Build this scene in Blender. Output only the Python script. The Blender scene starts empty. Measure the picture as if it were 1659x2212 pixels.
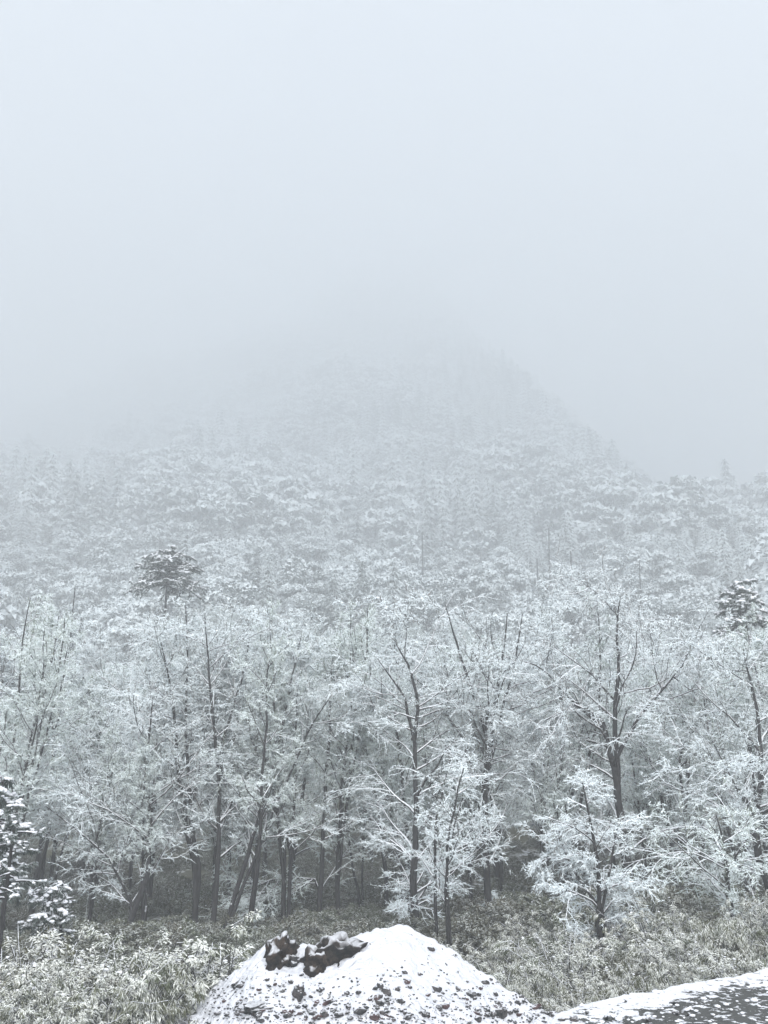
import bpy, math, random
import numpy as np
from mathutils import Vector, noise as mnoise
rnd = random.Random(7)
rs = np.random.RandomState(11)
SC = bpy.context.scene
COL = SC.collection

# ------------------------------------------------------------------ camera, sky, sun, exposure
PITCH = math.radians(17.2)
FPX = 887.0                       # focal length in pixels of the 768 x 1024 picture
cam_d = bpy.data.cameras.new('camera')
cam_d.sensor_fit = 'VERTICAL'; cam_d.sensor_height = 24
cam_d.lens = 12 / (512 / FPX)
cam_d.clip_start = 0.1; cam_d.clip_end = 6000
cam = bpy.data.objects.new('camera', cam_d); COL.objects.link(cam)
cam.location = (0, 0, 0); cam.rotation_euler = (math.pi/2 + PITCH, 0, 0)
SC.camera = cam

SUN_EL, SUN_AZ = math.radians(42), math.radians(195)
world = bpy.data.worlds.new('World'); SC.world = world; world.use_nodes = True
wn, wl = world.node_tree.nodes, world.node_tree.links
wn.clear()
sky = wn.new('ShaderNodeTexSky'); sky.sky_type = 'NISHITA'; sky.sun_disc = False
sky.sun_elevation = SUN_EL; sky.sun_rotation = SUN_AZ
hs = wn.new('ShaderNodeHueSaturation'); hs.inputs['Saturation'].default_value = 0.42
bg = wn.new('ShaderNodeBackground'); bg.inputs['Strength'].default_value = 0.15
wo = wn.new('ShaderNodeOutputWorld')
wl.new(sky.outputs[0], hs.inputs['Color']); wl.new(hs.outputs[0], bg.inputs[0]); wl.new(bg.outputs[0], wo.inputs[0])
sun_d = bpy.data.lights.new('sun', 'SUN'); sun_d.energy = 1.4; sun_d.angle = math.radians(40); sun_d.color = (1, .98, .95)
sun = bpy.data.objects.new('sun', sun_d); COL.objects.link(sun)
sun.rotation_euler = (math.pi/2 - SUN_EL, 0, math.radians(15))
SC.view_settings.view_transform = 'Standard'; SC.view_settings.look = 'None'
SC.view_settings.gamma = 1; SC.view_settings.use_curve_mapping = False
SC.view_settings.exposure = 0.79
FOG = 0.0034
SC.render.engine = 'CYCLES'
cy = SC.cycles
cy.max_bounces = 12; cy.diffuse_bounces = 3; cy.glossy_bounces = 1; cy.transmission_bounces = 1
cy.volume_bounces = 6; cy.transparent_max_bounces = 4
cy.use_denoising = True; cy.caustics_reflective = False; cy.caustics_refractive = False

S9 = 768 / 1659.0                 # notes were taken on a 1659-pixel-wide view of the photograph
def at(px, py, Y):
    """world point at forward distance Y seen at pixel px, py (1659 x 2212 view)"""
    u = (px*S9 - 384) / FPX; v = (512 - py*S9) / FPX
    c, s = math.cos(PITCH), math.sin(PITCH)
    d = Vector((u, c - v*s, s + v*c))
    return d * (Y / d.y)

# ------------------------------------------------------------------ helpers
def tag(o, label=None, cat=None, group=None, kind=None):
    if label: o['label'] = label
    if cat: o['category'] = cat
    if group: o['group'] = group
    if kind: o['kind'] = kind
    return o
def link(o, parent=None):
    COL.objects.link(o)
    if parent is not None: o.parent = parent
    return o
def empty(name, loc, rz=0.0, sc=1.0):
    o = bpy.data.objects.new(name, None); o.empty_display_size = .3
    o.location = loc; o.rotation_euler = (0, 0, rz); o.scale = (sc, sc, sc)
    return link(o)
def mesh_np(name, V, F, mat, smooth=False, mats=None, midx=None):
    """F: list of int arrays (n,3) or (n,4)"""
    me = bpy.data.meshes.new(name)
    V = np.asarray(V, np.float32)
    F = [np.asarray(f, np.int32) for f in F if len(f)]
    me.vertices.add(len(V)); me.vertices.foreach_set('co', V.ravel())
    loops = np.concatenate([f.ravel() for f in F])
    tot = np.concatenate([np.full(len(f), f.shape[1], np.int32) for f in F])
    start = np.concatenate([[0], np.cumsum(tot)[:-1]]).astype(np.int32)
    me.loops.add(len(loops)); me.loops.foreach_set('vertex_index', loops)
    me.polygons.add(len(tot)); me.polygons.foreach_set('loop_start', start)
    me.polygons.foreach_set('loop_total', tot)
    me.polygons.foreach_set('use_smooth', np.full(len(tot), bool(smooth)))
    for m in (mats or [mat]): me.materials.append(m)
    if midx is not None: me.polygons.foreach_set('material_index', np.asarray(midx, np.int32))
    me.update(calc_edges=True)
    return me
def obj(name, me, parent=None):
    o = bpy.data.objects.new(name, me)
    return link(o, parent)
def copy_tree(o, parent=None):
    c = o.copy(); COL.objects.link(c); c.parent = parent
    for ch in list(o.children): copy_tree(ch, c)
    return c
def unit(v): return v / np.maximum(np.linalg.norm(v, axis=-1, keepdims=True), 1e-9)

class Geo:
    def __init__(s): s.V = []; s.F3 = []; s.F4 = []; s.M3 = []; s.M4 = []; s.n = 0
    def add(s, V, F, mi=0):
        V = np.asarray(V, np.float32).reshape(-1, 3); F = np.asarray(F, np.int64) + s.n
        s.V.append(V); s.n += len(V)
        (s.F3 if F.shape[1] == 3 else s.F4).append(F)
        (s.M3 if F.shape[1] == 3 else s.M4).append(np.full(len(F), mi))
    def mesh(s, name, mats, smooth=False):
        F3 = np.concatenate(s.F3) if s.F3 else np.zeros((0,3), int)
        F4 = np.concatenate(s.F4) if s.F4 else np.zeros((0,4), int)
        mi = np.concatenate(s.M3 + s.M4)
        return mesh_np(name, np.concatenate(s.V), [F3, F4], None, smooth, mats, mi)

def tubes(P, R, sides):
    """P (n,k,3) polylines, R (n,k) radii -> verts, quads"""
    n, k, _ = P.shape
    T = np.zeros_like(P); T[:,1:-1] = P[:,2:] - P[:,:-2]; T[:,0] = P[:,1]-P[:,0]; T[:,-1] = P[:,-1]-P[:,-2]
    T = unit(T)
    up = np.zeros_like(T); up[...,2] = 1
    vert = np.abs(T[...,2]) > .95
    up[vert] = (1, 0, 0) 
    A = unit(np.cross(T, up)); B = np.cross(A, T)
    # keep frames from flipping on vertical stems: use one frame per polyline when mostly vertical
    mv = np.abs(T[...,2]).mean(1) > .7
    A[mv] = unit(np.cross(T[mv], np.broadcast_to(np.array([0.,1.,.0]), T[mv].shape))); B[mv] = np.cross(A[mv], T[mv])
    ang = np.arange(sides)*2*math.pi/sides + math.pi/2
    V = P[:,:,None,:] + R[:,:,None,None]*(np.cos(ang)[None,None,:,None]*A[:,:,None,:] + np.sin(ang)[None,None,:,None]*B[:,:,None,:])
    idx = np.arange(n*k*sides).reshape(n, k, sides)
    a = idx[:,:-1]; b = idx[:,1:]
    F = np.stack([a, np.roll(a,-1,2), np.roll(b,-1,2), b], -1).reshape(-1, 4)
    return V.reshape(-1,3), F
def spikes(P, D, W):
    """three-sided spikes: base points P, vectors D, widths W; an edge of the base faces down"""
    n = len(P)
    T = unit(D); up = np.zeros_like(T); up[:,2] = 1; up[np.abs(T[:,2])>.93] = (0,1,0)
    A = unit(np.cross(T, up)); B = np.cross(A, T)
    V = np.empty((n,4,3))
    W = W[:,None]
    V[:,0] = P + B*W*.55; V[:,1] = P - A*W*.5 - B*W*.3; V[:,2] = P + A*W*.5 - B*W*.3
    V[:,3] = P + D
    i = np.arange(n)[:,None]*4
    F = np.concatenate([i+[0,1,3], i+[1,2,3], i+[2,0,3]])
    return V.reshape(-1,3), F
def leaves(P, D, W):
    """lens-shaped leaf with a raised midrib: 5 verts, closed, widest in the middle"""
    n = len(P)
    T = unit(D); up = np.zeros_like(T); up[:,2] = 1; up += rs.normal(0, .35, up.shape)
    A = unit(np.cross(T, up)); B = np.cross(A, T)
    W = W[:,None]; M = P + D*.45
    V = np.empty((n,5,3))
    V[:,0] = P; V[:,1] = M + A*W*.5; V[:,2] = M - A*W*.5; V[:,3] = P + D; V[:,4] = M + B*W*.3
    i = np.arange(n)[:,None]*5
    F = np.concatenate([i+[0,1,4], i+[1,3,4], i+[3,2,4], i+[2,0,4], i+[0,2,1], i+[1,2,3]])
    return V.reshape(-1,3), F
def clods(P, S, flat=.55, tilt=.5, N0=None):
    """small irregular tufts: flattened tetrahedra with the flat side about down"""
    n = len(P)
    N = np.zeros((n,3)); N[:,2] = 1
    if N0 is not None: N = N*.35 + N0
    N += rs.normal(0, tilt, (n,3)); N = unit(N)
    r = unit(rs.normal(0,1,(n,3))); A = unit(np.cross(N, r)); B = np.cross(A, N)
    a0 = rs.uniform(0, 6.28, n)
    V = np.empty((n,4,3))
    for k in range(3):
        a = a0 + k*2.094 + rs.uniform(-.5,.5,n); q = (S*rs.uniform(.6,1.15,n))[:,None]
        V[:,k] = P + A*np.cos(a)[:,None]*q + B*np.sin(a)[:,None]*q - N*(S*.15)[:,None]
    V[:,3] = P + N*(S*flat*rs.uniform(.7,1.2,n))[:,None]
    i = np.arange(n)[:,None]*4
    F = np.concatenate([i+[0,1,3], i+[1,2,3], i+[2,0,3], i+[0,2,1]])
    return V.reshape(-1,3), F

def _ico(sub):
    import bmesh
    bm = bmesh.new(); bmesh.ops.create_icosphere(bm, subdivisions=sub, radius=1)
    V = np.array([v.co[:] for v in bm.verts]); F = np.array([[v.index for v in f.verts] for f in bm.faces]); bm.free()
    return V, F
ICO1, ICO2, ICO3, ICO4 = _ico(1), _ico(2), _ico(3), _ico(4)
def blobs(P, S, ico=ICO1, jit=.18):
    """soft lumps at P (n,3), semi-axes S (n,3)"""
    v, f = ico; n = len(P)
    k = rs.normal(1, jit, (n, len(v), 1)); k = np.clip(k, .6, 1.5)
    V = P[:,None,:] + v[None]*k*S[:,None,:]
    F = (f[None] + (np.arange(n)*len(v))[:,None,None]).reshape(-1,3)
    return V.reshape(-1,3), F

# ------------------------------------------------------------------ materials
class NT:
    def __init__(s, name):
        s.m = bpy.data.materials.new(name); s.m.use_nodes = True
        s.t = s.m.node_tree; s.t.nodes.clear()
        s.out = s.n('ShaderNodeOutputMaterial'); s.b = s.n('ShaderNodeBsdfPrincipled')
        s.b.inputs['Roughness'].default_value = .85
        s.b.inputs['Specular IOR Level'].default_value = .15
        s.l(s.b.outputs[0], s.out.inputs[0])
    def n(s, t, **k):
        x = s.t.nodes.new(t)
        for a, v in k.items(): setattr(x, a, v)
        return x
    def l(s, a, b): s.t.links.new(a, b)
    def pos(s, obj=False):
        return s.n('ShaderNodeTexCoord').outputs['Object'] if obj else s.n('ShaderNodeNewGeometry').outputs['Position']
    def noise(s, scale, detail=3, rough=.55, vec=None, dist=0):
        x = s.n('ShaderNodeTexNoise'); x.inputs['Scale'].default_value = scale
        x.inputs['Detail'].default_value = detail; x.inputs['Roughness'].default_value = rough
        x.inputs['Distortion'].default_value = dist
        s.l(vec or s.pos(), x.inputs['Vector']); return x.outputs['Fac']
    def nz(s):
        g = s.n('ShaderNodeNewGeometry'); x = s.n('ShaderNodeSeparateXYZ')
        s.l(g.outputs['Normal'], x.inputs[0]); return x.outputs['Z']
    def math(s, op, a, b=0.0):
        x = s.n('ShaderNodeMath', operation=op)
        for i, v in enumerate((a, b)):
            if isinstance(v, (int, float)): x.inputs[i].default_value = v
            else: s.l(v, x.inputs[i])
        return x.outputs[0]
    def smooth(s, v, lo, hi, a=0.0, b=1.0):
        x = s.n('ShaderNodeMapRange', interpolation_type='SMOOTHSTEP')
        s.l(v, x.inputs[0])
        for i, q in zip((1,2,3,4), (lo, hi, a, b)): x.inputs[i].default_value = q
        return x.outputs[0]
    def mix(s, f, a, b):
        x = s.n('ShaderNodeMix', data_type='RGBA')
        for i, v in ((0,f),(6,a),(7,b)):
            if isinstance(v, tuple): x.inputs[i].default_value = v + (1,)
            elif isinstance(v, float): x.inputs[i].default_value = v
            else: s.l(v, x.inputs[i])
        return x.outputs[2]
    def rand(s): return s.n('ShaderNodeObjectInfo').outputs['Random']
    def bump(s, h, dist, strength=1.0):
        x = s.n('ShaderNodeBump'); x.inputs['Distance'].default_value = dist; x.inputs['Strength'].default_value = strength
        s.l(h, x.inputs['Height']); s.l(x.outputs[0], s.b.inputs['Normal'])
    def color(s, c): s.l(c, s.b.inputs['Base Color']) if not isinstance(c, tuple) else setattr(s.b.inputs['Base Color'], 'default_value', c+(1,))

SNOW = (.84, .86, .90)
def snowy(name, under_a, under_b, nscale, lo, hi, njit=.5, tint_a=None, snow=SNOW, jscale=None, rj=0.0):
    """bark or leaf colour below, snow lying on whatever faces up, broken by noise"""
    t = NT(name)
    nz = t.nz()
    if rj: nz = t.math('ADD', nz, t.math('MULTIPLY', t.math('SUBTRACT', t.rand(), .5), rj))
    if rj: nz = t.math('ADD', nz, t.math('MULTIPLY', t.math('SUBTRACT', t.noise(.016, 3), .5), rj*2.8))
    n = t.noise(jscale or nscale*3, 2)
    f = t.smooth(t.math('ADD', nz, t.math('MULTIPLY', t.math('SUBTRACT', n, .5), njit)), lo, hi)
    under = t.mix(t.noise(nscale, 3), under_a, under_b)
    if tint_a: under = t.mix(t.rand(), under, tint_a)
    t.color(t.mix(f, under, snow))
    return t.m

M_bark   = snowy('bark_under_snow', (.012,.013,.015), (.050,.048,.047), 9.0, .42, .72, 1.9, None, SNOW, 5.0)
M_limb   = snowy('limb_bark_under_snow', (.035,.035,.037), (.075,.072,.07), 3.0, .12, .5, .7, None, (.80,.83,.86))
M_twig   = snowy('frosted_spring_twigs', (.20,.235,.21), (.31,.335,.31), .8, -.15, .34, .7, (.25,.23,.23), (.73,.80,.825))
M_twigg  = snowy('frosted_green_buds', (.18,.225,.17), (.28,.325,.265), .8, -.13, .36, .7, (.23,.26,.20), (.73,.805,.81))
M_hill   = snowy('frosted_hill_leaves', (.055,.075,.08), (.15,.18,.18), .15, -.42, .32, .5, (.15,.17,.165), (.81,.87,.89), 1.2, .45)
M_fir    = snowy('fir_needles_under_snow', (.022,.036,.036), (.055,.075,.07), .6, -.04, .5, .6, (.05,.065,.06), (.80,.87,.89), None, .22)
M_needle = snowy('evergreen_needles', (.025,.038,.034), (.065,.085,.072), 2.0, .25, .9, .7, None, (.75,.80,.82))
M_bush   = snowy('shrub_leaves_dusted', (.045,.062,.034), (.175,.20,.125), 2.2, .16, .9, 1.1, (.13,.125,.08), (.80,.82,.78), 4.0)
M_bushd  = snowy('undergrowth_leaves', (.045,.06,.035), (.13,.14,.09), .6, .55, 1.2, .9, (.09,.085,.06), (.74,.78,.76))
M_rock   = None

def mk_snow():
    t = NT('fresh_snow')
    n = t.noise(2.5, 6, .65); n2 = t.noise(22, 3, .6)
    t.color(t.mix(n, (.83,.85,.90), (.89,.90,.93)))
    t.bump(t.math('ADD', n, t.math('MULTIPLY', n2, .35)), .06, .9)
    return t.m
M_snow = mk_snow()
def mk_mound():
    t = NT('snow_over_gravel')
    p = t.pos()
    z = t.n('ShaderNodeSeparateXYZ'); t.l(p, z.inputs[0])
    low = t.smooth(z.outputs['Z'], -3.3, -2.6, 1, 0)
    n = t.noise(7, 4, .7); n2 = t.noise(1.3, 2)
    v = t.math('ADD', n, t.math('MULTIPLY', t.math('SUBTRACT', n2, .5), .25))
    v = t.math('SUBTRACT', v, t.math('MULTIPLY', low, .075))
    f = t.smooth(v, .28, .325)
    grit = t.mix(t.noise(18, 4), (.05,.055,.05), (.17,.16,.15))
    t.color(t.mix(f, grit, t.mix(t.noise(2.2, 5, .6), (.70,.72,.765), (.83,.845,.885))))
    h = t.math('ADD', t.math('MULTIPLY', f, .6), t.math('MULTIPLY', t.noise(5, 6, .62), 1.6)); t.bump(h, .10, 1)
    return t.m
M_mound = mk_mound()
def mk_bank():
    t = NT('slush_over_asphalt')
    p = t.pos(); z = t.n('ShaderNodeSeparateXYZ'); t.l(p, z.inputs[0])
    # open dark ground lies on the road side, away from the verge
    s = t.math('SUBTRACT', z.outputs['Y'], t.math('MULTIPLY', z.outputs['X'], .72))
    edge = t.smooth(t.math('ADD', s, t.math('MULTIPLY', t.math('SUBTRACT', t.noise(.9, 3), .5), 2.2)), 9.3, 10.9)
    sp = t.noise(6.5, 6, .68)
    patch = t.smooth(t.math('ADD', sp, t.math('MULTIPLY', edge, .26)), .55, .58)
    grit = t.mix(t.noise(40, 4), (.045,.052,.05), (.13,.13,.125))
    t.color(t.mix(patch, grit, (.78,.795,.83)))
    h = t.math('ADD', t.math('MULTIPLY', patch, .8), t.noise(12, 5, .6)); t.bump(h, .05, 1)
    return t.m
M_bank = mk_bank()
def mk_ground():
    t = NT('hillside_ground')
    n = t.noise(.35, 5, .65); n2 = t.noise(2.2, 4, .6)
    f = t.smooth(t.math('ADD', t.math('MULTIPLY', n, .6), t.math('MULTIPLY', n2, .4)), .50, .62)
    z = t.n('ShaderNodeSeparateXYZ'); t.l(t.pos(), z.inputs[0])
    f = t.math('MAXIMUM', f, t.math('MULTIPLY', t.smooth(z.outputs['Y'], 17.5, 21, 1, 0), t.smooth(t.noise(6, 4, .7), .36, .42)))
    und = t.mix(n2, (.07,.08,.055), (.15,.14,.10))
    t.color(t.mix(f, und, (.74,.76,.79)))
    t.bump(n2, .2, .6)
    return t.m
M_ground = mk_ground()
def mk_rock(name, a, b, lo=.62, hi=.85):
    t = NT(name)
    nz = t.nz(); n = t.noise(5, 5, .65)
    f = t.smooth(t.math('ADD', nz, t.math('MULTIPLY', t.math('SUBTRACT', n, .5), .4)), lo, hi)
    c = t.mix(t.smooth(t.noise(7, 7, .75), .42, .60), a, b)
    t.color(t.mix(f, c, (.86,.875,.91))); t.bump(t.noise(11, 8, .75), .10, 1)
    return t.m
M_rock = mk_rock('brown_rock', (.022,.022,.022), (.08,.062,.05), .5, .9)
M_earth = mk_rock('dark_earth_bank', (.016,.018,.019), (.055,.047,.040), .55, .95)
M_stone = mk_rock('grey_stone', (.045,.05,.053), (.13,.12,.12), .72, .95)
M_stone_red = mk_rock('reddish_stone', (.06,.04,.042), (.15,.10,.10), .75, .95)

# ------------------------------------------------------------------ the haze (closed box round everything; lit only by sky and sun)
def box_mesh(name, lo, hi, mat):
    x0,y0,z0 = lo; x1,y1,z1 = hi
    V = [(x0,y0,z0),(x1,y0,z0),(x1,y1,z0),(x0,y1,z0),(x0,y0,z1),(x1,y0,z1),(x1,y1,z1),(x0,y1,z1)]
    F = [(0,3,2,1),(4,5,6,7),(0,1,5,4),(1,2,6,5),(2,3,7,6),(3,0,4,7)]
    return mesh_np(name, V, [np.array(F)], mat)
hm = bpy.data.materials.new('haze'); hm.use_nodes = True; hn = hm.node_tree; hn.nodes.clear()
ho = hn.nodes.new('ShaderNodeOutputMaterial'); hv = hn.nodes.new('ShaderNodeVolumePrincipled')
hv.inputs['Color'].default_value = (.965, .985, 1, 1); hv.inputs['Density'].default_value = FOG
hv.inputs['Anisotropy'].default_value = .3
hn.links.new(hv.outputs[0], ho.inputs['Volume'])
XW, Y0, Y1, ZTOP = 560.0, -9.0, 1230.0, 665.0
haze = obj('haze', box_mesh('haze', (-XW-3, Y0-2, -9.2), (XW+3, Y1+3, ZTOP), hm))
tag(haze, kind='stuff', label='grey mountain fog thickening up the slope')

# ------------------------------------------------------------------ terrain
PY = [-20, 8, 14, 20, 30, 40, 60, 80, 120, 160, 200, 250, 350, 450, 550, 650, 770, 900, 1000, 1100, 1300]
PZ = [-3.3,-3.3,-3.75,-5.0,-5.6,-5.9,-6.3,-5.5, -1, 11, 27, 49, 101, 160, 225, 300, 395, 505, 600, 640, 640]
EY = [0, 180, 260, 330, 450, 650, 770, 1000, 1300]; EX = [600, 420, 135, 98, 104, 100, 78, 30, 10]
def sstep(v, a, b):
    t = np.clip((v-a)/(b-a), 0, 1); return t*t*(3-2*t)
def terrain(x, y):
    x = np.asarray(x, float); y = np.asarray(y, float)
    zc = np.interp(y, PY, PZ)
    # slow undulation, gullies and ribs
    und = np.sin(x*.021+1.3)*np.sin(y*.013+.4) + .6*np.sin(x*.05-.7+y*.017) + .4*np.sin(x*.09+y*.06) + .9*np.abs(np.sin(x*.043+y*.011+.5)) + .35*np.sin(x*.013-y*.031)
    zl = zc - sstep(y, 150, 600)*(np.maximum(-x-40, 0) - .45*np.maximum(-x-170,0))*np.interp(y, [0,400,600,800,1300], [.10,.17,.36,.62,.7])
    ex = np.interp(y, EY, EX)
    zr = zl - np.maximum(x-ex, 0)*.95
    ridge = np.interp(y, [0,300,400,500,620,1300], [0,74,103,124,132,122]) - np.maximum(x-100,0)*.02
    ridge = ridge + 4*np.sin(x*.035+2) + 3*np.sin(x*.09+y*.02)
    z = np.where(x > 60, np.maximum(zr, np.minimum(ridge, zl)), zl)
    z = np.maximum(z, -6.6)
    und = und*np.where((x > 90) & (y > 330), .55, 1)
    z = z + und*np.interp(y, [0, 60, 200, 500, 1200], [0, .25, 4, 8, 11])
    # the verge rises a little to the right of the mound
    z = z + np.interp(x, [1, 9], [0, 1.5])*np.interp(y, [14, 20, 34, 60], [0, 1, .7, 0])
    z = z + np.interp(x, [-14,-4,0], [.2,.05,0])*np.interp(y, [10,16,26,40],[0,1,.5,0])
    return np.maximum(z, -8.1)
def T(x, y): return float(terrain(x, y))
nyj = 270; t_ = np.linspace(0, 1, nyj); ys = Y0 + (Y1-Y0)*(np.exp(4.2*t_)-1)/(math.exp(4.2)-1)
nxi = 221; s_ = np.linspace(-1, 1, nxi); xs = XW*np.sinh(3.6*s_)/math.sinh(3.6)
X, Y = np.meshgrid(xs, ys)
Z = terrain(X, Y)
Z += np.array([mnoise.noise(Vector((a*.35, b*.35, 0))) for a, b in zip(X.ravel(), Y.ravel())]).reshape(Z.shape)*np.interp(Y, [10, 40, 200], [.10, .45, 1.5])
Z = np.maximum(Z, -8.15)
def grid_faces(ny, nx):
    i = np.arange(ny*nx).reshape(ny, nx)
    return np.stack([i[:-1,:-1], i[:-1,1:], i[1:,1:], i[1:,:-1]], -1).reshape(-1, 4)
g = obj('mountain_terrain', mesh_np('mountain_terrain', np.stack([X,Y,Z], -1).reshape(-1,3), [grid_faces(nyj, nxi)], M_ground, True))
tag(g, kind='structure', label='snow dusted valley floor rising into the mountain')

# ------------------------------------------------------------------ gravel mound
SIL = [(280,2225),(380,2192),(440,2150),(485,2112),(540,2065),(575,2035),(605,2030),(640,2038),(700,2036),(740,2030),(775,2012),(812,1999),(850,1997),(880,1999),(915,2020),(960,2045),(1000,2068),(1040,2098),(1090,2128),(1140,2160),(1200,2185),(1300,2212),(1420,2250)]
cx, cz = [], []
for px, py in SIL:
    p = at(px, py, 17.0); cx.append(p.x); cz.append(p.z)
def mound_h(x, y):
    c = np.interp(x, cx, cz, left=-4.6, right=-4.6)
    crest_y = 17.0 + .25*np.sin(x*1.7) 
    front = c - .31*np.maximum(crest_y - y, 0) - .02*np.maximum(crest_y-y,0)**2
    back = c - .75*np.maximum(y - crest_y, 0)
    return np.where(y < crest_y, front, back)
gx = np.linspace(cx[0]-.6, cx[-1]+.4, 300); gy = np.linspace(12.4, 19.6, 210)
X, Y = np.meshgrid(gx, gy); Zm = mound_h(X, Y)
def fbm(x, y, sc, o=4): return mnoise.fractal(Vector((x*sc, y*sc, 3.3)), 1.0, 2.0, o)
N1 = np.array([fbm(a, b, 1.1) for a, b in zip(X.ravel(), Y.ravel())]).reshape(X.shape)
N2 = np.array([mnoise.noise(Vector((a*7, b*7, 0))) for a, b in zip(X.ravel(), Y.ravel())]).reshape(X.shape)
N3 = np.array([fbm(a+9, b*1.4, 2.6, 3) for a, b in zip(X.ravel(), Y.ravel())]).reshape(X.shape)
MB = N1*.05 + N2*.025 + np.abs(N3)*.11 - .035
# two hollows under the turf edge
def hollow(px, py, rx, rz, d):
    p = at(px, py, 16.5)
    return -d*np.exp(-(((X-p.x)/rx)**2 + ((Y-16.2)/rz)**2)**1.5)
Zm = Zm + MB
def mound_z(x, y):
    i = int(np.clip(np.searchsorted(gx, x), 1, len(gx)-1)); j = int(np.clip(np.searchsorted(gy, y), 1, len(gy)-1))
    return float(Zm[j, i])
mound = obj('gravel_mound', mesh_np('gravel_mound', np.stack([X,Y,Zm], -1).reshape(-1,3), [grid_faces(210, 300)], M_mound, True))
tag(mound, 'snow covered gravel heap with dark stones poking through in the foreground', 'mound')
def rock_mesh(name, mat, seed, amp=.35, ico=ICO3, sq=(1,1,1)):
    v, f = ico; r = random.Random(seed); off = Vector((r.random()*50, r.random()*50, r.random()*50))
    out = []
    for p in v:
        q = Vector(p); d = 1 + amp*mnoise.fractal(q*1.6+off, .8, 2.1, 5) - amp*.8*abs(mnoise.noise(q*2.7+off))
        out.append((p[0]*d*sq[0], p[1]*d*sq[1], p[2]*d*sq[2]))
    return mesh_np(name, out, [f], mat, ico is not ICO1 and ico is not ICO2)
stone_meshes = [rock_mesh('stone', M_stone, i, .4, ICO2, (1, .8, .6)) for i in range(6)] + [rock_mesh('stone', M_stone_red, 60+i, .4, ICO2, (1,.8,.55)) for i in range(2)]
def ray_mound(px, py, hf, y0=12.6, y1=18.5):
    """walk the line of sight until it meets the heap"""
    for y in np.arange(y0, y1, .04):
        p = at(px, py, y)
        if p.z <= hf(p.x, y): return p
    return None
BIG = [(1430-650, 0)]
spots = []
for px, py, s in [(1255,2657,16),(875,2675,13),(1030,2648,20),(1012,2680,13),(1163,2641,14),(1087,2621,10),(1220,2638,9),(955,2654,9),(845,2675,9),(813,2684,9),(1322,2658,9),(1282,2640,8),(1150,2538,12),(1060,2643,9),(905,2710,14),(865,2712,13),(760,2700,9),(770,2713,11),(925,2650,9),(735,2715,10),(1130,2710,9),(1170,2690,12),(1300,2690,9),(1330,2712,22),(1270,2708,12),(1190,2697,11),(700,2700,9),(795,2690,9),(835,2705,12),(1000,2715,16),(960,2712,14),(1085,2716,16),(820,2570,8),(826,2580,9),(1080,2597,8),(1118,2600,8),(1140,2655,9),(690,2640,8)]:
    spots.append((px*.81, py*.81, s*.81))
for i in range(190):
    py = 2212 - abs(rnd.gauss(0, 46)); px = rnd.uniform(470, 1190)
    spots.append((px, py, rnd.uniform(2.2, 6.5) if rnd.random() < .8 else rnd.uniform(6, 11)))
ns = 0
for px, py, s in spots:
    p = ray_mound(px, py, mound_z)
    if p is None: continue
    r = s/1916*p.y*.95
    o = obj('stone', stone_meshes[rnd.randrange(8)], mound)
    o.location = (p.x, p.y, mound_z(p.x, p.y)+r*.12)
    o.rotation_euler = (rnd.uniform(-.4,.4), rnd.uniform(-.4,.4), rnd.uniform(0,6.28)); k = rnd.uniform(.8,1.25)
    o.scale = (r*k, r/k, r*rnd.uniform(.7,1.1)); ns += 1

# boulders and undercut earth on the heap's left shoulder
def boulder(name, label, px, py, Yd, wpx, hpx, seed, mat, dy=1.0, rot=0):
    p = at(px, py, Yd); k = Yd/1916
    o = obj(name, rock_mesh(name, mat, seed, .45, ICO4), None)
    o.location = p; o.scale = (wpx*k/2, max(wpx,hpx)*k/2*dy, hpx*k/2); o.rotation_euler = (0, rot, rnd.uniform(-.2,.2))
    tag(o, label, 'boulder'); return o
boulder('boulder', 'narrow brown boulder leaning at the left end of the snowy heap', 604, 2072, 16.5, 58, 96, 5, M_rock, 1.0, .25)
boulder('earth_overhang', 'wide dark undercut block of earth and turf beneath the snowy heap crest', 724, 2080, 16.35, 130, 92, 9, M_earth, .7, -.35)['category'] = 'earth'
boulder('boulder', 'brown rusty block at the lower left of the dark undercut', 686, 2092, 16.1, 56, 76, 14, M_rock, .8, .2)
boulder('boulder', 'small dark boulder in the snow below the narrow brown boulder', 632, 2078, 16.4, 34, 26, 21, M_stone)
boulder('boulder', 'low dark rock half buried left of the gravel heap beside the shrubs', 645, 2148, 15.4, 26, 34, 25, M_stone)
boulder('boulder', 'flat dark rock at the foot of the cream shrub left of the heap', 560, 2180, 15.2, 60, 26, 28, M_stone)

# ------------------------------------------------------------------ roadside bank, bottom right
def bank_edge(x): return np.interp(x, [1.3, 1.75, 2.1, 2.6, 4.0, 6.2, 9.0, 12], [8.5, 11.4, 12.35, 12.9, 13.8, 15.2, 16.8, 18])
bx = np.concatenate([np.linspace(1.3, 7.5, 240), np.linspace(7.6, 12, 30)]); by = np.linspace(0, 1, 130)
X, S = np.meshgrid(bx, by)
E = bank_edge(X); Y = 6 + (E + 1.0 - 6)*(1-(1-S)**1.6)
top = -2.62 + .03*(X-4)*.3
fall = np.maximum(Y - E + .25, 0)
left = np.maximum(2.0 - X, 0)
Zb = top - fall**1.5*1.1 - left**1.4*1.6
Zb += np.array([fbm(a, b, 1.6) for a, b in zip(X.ravel(), Y.ravel())]).reshape(X.shape)*.035
Zb += np.array([mnoise.noise(Vector((a*8, b*8, 1))) for a, b in zip(X.ravel(), Y.ravel())]).reshape(X.shape)*.014
bank = obj('road_verge', mesh_np('road_verge', np.stack([X,Y,Zb], -1).reshape(-1,3), [grid_faces(130, 270)], M_bank, True))
tag(bank, 'slush patched dark road verge with a clean snow rim', kind='structure')

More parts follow.
